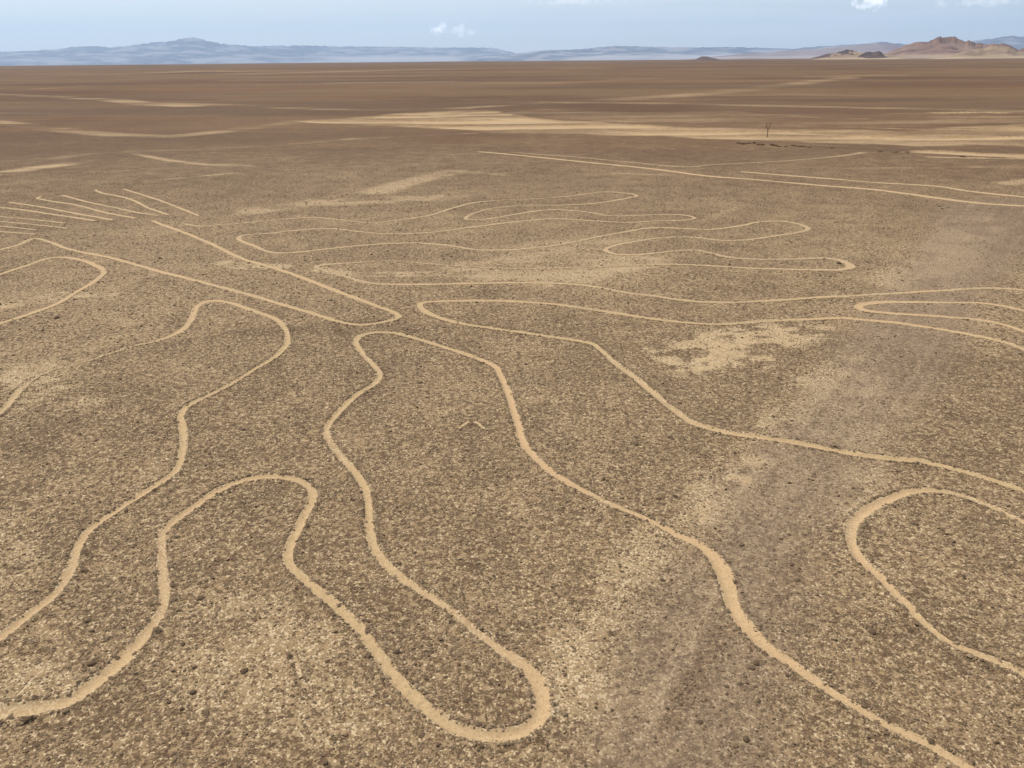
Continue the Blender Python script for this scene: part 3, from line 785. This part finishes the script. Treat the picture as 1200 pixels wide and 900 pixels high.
# ------------------------------------------------------------------ hills and mountains
def az_of(px): return math.degrees(math.atan2(pix_dir(px, 70)[0], pix_dir(px, 70)[1]))
def elev_of(px, py):
    d = pix_dir(px, py); return d[2] / math.hypot(d[0], d[1])
def ridge(name, prof, dist, depth, mat, seed, rough, ncol, nrow=46, front=.5, apron_h=.25, warp=1.0, crag=.12):
    """prof: skyline traced as (px, py); the body is a real heightfield `depth` metres deep, crest at `dist`"""
    az = [az_of(p[0]) for p in prof]; el = [elev_of(p[0], p[1]) for p in prof]
    A = np.linspace(az[0], az[-1], ncol); H = np.maximum(np.interp(A, az, el) * dist + CAM_H, -30)
    Hs = H; H = np.where(H > 0, H * (1 + crag * (fbm(A * 5, A * 0, seed + 70, 4) - .5)), H)
    s = np.linspace(-1, 1, nrow)            # -1 front foot, 0 crest, 1 back foot
    rrow = dist + np.where(s < 0, s * depth * front, s * depth * (1 - front))
    Ar = np.radians(A)[None, :]
    wob = (fbm(np.radians(A) * dist / (depth * .5), A * 0, seed, 3) - .5)[None, :] * depth * .45 * warp
    RR = rrow[:, None] + wob * (1 - np.abs(s))[:, None]
    x = RR * np.sin(Ar); y = RR * np.cos(Ar)
    sc = depth * .22
    spur = 1 - np.abs(2 * fbm(x / sc, y / sc, seed + 9, 3) - 1)     # ridged
    shape = (1 - np.abs(s) ** 1.15)[:, None]
    crest = np.exp(-(s / .22) ** 2)[:, None]
    z = (Hs[None, :] + (H - Hs)[None, :] * crest) * shape * (1 - rough * (1 - crest) * (1.25 - spur) * 1.5)
    z = np.minimum(z, np.maximum(H, Hs)[None, :]) - 60 * (np.abs(s)[:, None] > .97)
    hn = np.clip(z / (H.max() + 1e-6), 0, 1)
    ap = (1 - sstep(apron_h * .4, apron_h, hn)) * sstep(.35, .6, fbm(x / sc * .7, y / sc * .7, seed + 30, 3))
    v = np.stack([x.ravel(), y.ravel(), z.ravel()], 1)
    o = mesh_np(name, v, grid_faces(nrow, ncol)[:, ::-1], mat, dict(apron=ap.ravel()), smooth=True)
    tag(o, kind='structure'); return o
MAT_FAR = rock_material('far_mountain_rock', (.025, .025, .035), (.12, .10, .11), (.34, .31, .30), .0028, .6, 5)
MAT_MID = rock_material('mid_mountain_rock', (.12, .08, .085), (.18, .12, .12), (.30, .24, .21), .002, .4, 4)
MAT_RED = rock_material('red_hill_rock', (.105, .064, .052), (.20, .125, .095), (.30, .225, .16), .012, .3)
MAT_DARK = rock_material('dark_hill_rock', (.06, .042, .038), (.10, .066, .052), (.15, .10, .075), .02, .3)
MAT_PALE = rock_material('pale_hill_slope', (.17, .115, .075), (.25, .18, .115), (.33, .25, .16), .02, .5)

ridge('mountains', [(-260,70),(-160,66),(-60,63),(0,60),(40,59),(70,57),(100,53.5),(115,54),(130,55.5),(160,52.5),(180,50.5),(200,49),(215,46),(228,45),(242,47.5),(255,51),(275,53),(300,54),(340,53.5),
   (380,53),(430,53.5),(480,54.5),(540,55.5),(580,56),(596,60),(620,66)], 42000, 14000, MAT_FAR, 3, .5, 900, apron_h=.25)
ridge('mountains', [(560,67),(620,61),(640,59),(680,58),(720,54),(780,55),(820,55.5),(850,55),(900,56),(930,57),(960,54),(1000,52),(1030,49.5),(1055,52),(1090,54),(1130,48),(1160,45),(1180,41),(1205,44),(1260,40),(1400,44)],
   34000, 10000, MAT_FAR, 5, .4, 800, apron_h=.25)
ridge('mountains', [(800,69.6),(860,64),(880,61.5),(900,62),(920,59.5),(945,58),(960,57.5),(985,54.5),(1010,52),(1035,50.5),(1050,53),(1080,58),(1110,63)], 19000, 5000, MAT_MID, 8, .45, 500)
ridge('hills', [(1012,68),(1035,63),(1048,58),(1060,52),(1072,49),(1082,48),(1090,44.5),(1100,42.5),(1112,43),(1122,46),(1132,47),(1142,50),(1158,51),(1170,50.5),(1180,53),(1192,58),(1204,52),(1230,50),(1290,56),(1360,67)],
   4800, 1500, MAT_RED, 12, .55, 800, apron_h=.25, crag=.2)
ridge('hills', [(1090,67.5),(1120,62),(1140,57),(1160,54),(1178,54),(1190,60),(1215,62),(1290,66)], 4200, 700, MAT_PALE, 15, .7, 400, crag=.2)
ridge('hills', [(952,68.7),(965,65),(980,61),(992,58.5),(1004,61),(1018,63.5),(1050,64),(1090,64.5),(1130,66),(1160,67.4)], 4300, 800, MAT_PALE, 18, .7, 500, crag=.25)
ridge('hills', [(945,69.6),(960,65.5),(968,63.5),(975,62.5),(983,60.5),(990,57.5),(998,58.5),(1003,61),(1009,65)], 4450, 500, MAT_DARK, 19, .4, 160, crag=.3)
ridge('hills', [(1002,68.8),(1008,64),(1014,60.5),(1018,59.5),(1023,60.5),(1028,58.5),(1032,62),(1037,65.5),(1044,68)], 4180, 260, MAT_DARK, 20, .5, 160, crag=.4)
ridge('hills', [(808,70.6),(816,69.2),(822,66.4),(828,65.7),(835,67.6),(841,69.2),(848,70.3)], 4300, 260, MAT_DARK, 21, .4, 120, crag=.4)

# ------------------------------------------------------------------ haze
def haze():
    x0, x1, y0, y1, z0, z1 = -56000, 56000, -53500, 56000, -90, 2200
    v = [(x, y, z) for z in (z0, z1) for y in (y0, y1) for x in (x0, x1)]
    f = [(0, 2, 3, 1), (4, 5, 7, 6), (0, 1, 5, 4), (2, 6, 7, 3), (0, 4, 6, 2), (1, 3, 7, 5)]
    me = bpy.data.meshes.new('haze'); me.from_pydata(v, [], f); me.update()
    m, t = newmat('haze_air')
    pv = t.nodes.new('ShaderNodeVolumePrincipled'); ou = t.nodes.new('ShaderNodeOutputMaterial')
    pv.inputs['Color'].default_value = (.50, .71, .98, 1); pv.inputs['Density'].default_value = 2.5e-5
    pv.inputs['Anisotropy'].default_value = .2
    t.links.new(pv.outputs[0], ou.inputs['Volume']); me.materials.append(m)
    o = bpy.data.objects.new('haze', me); COL.objects.link(o); tag(o, kind='stuff')
haze()
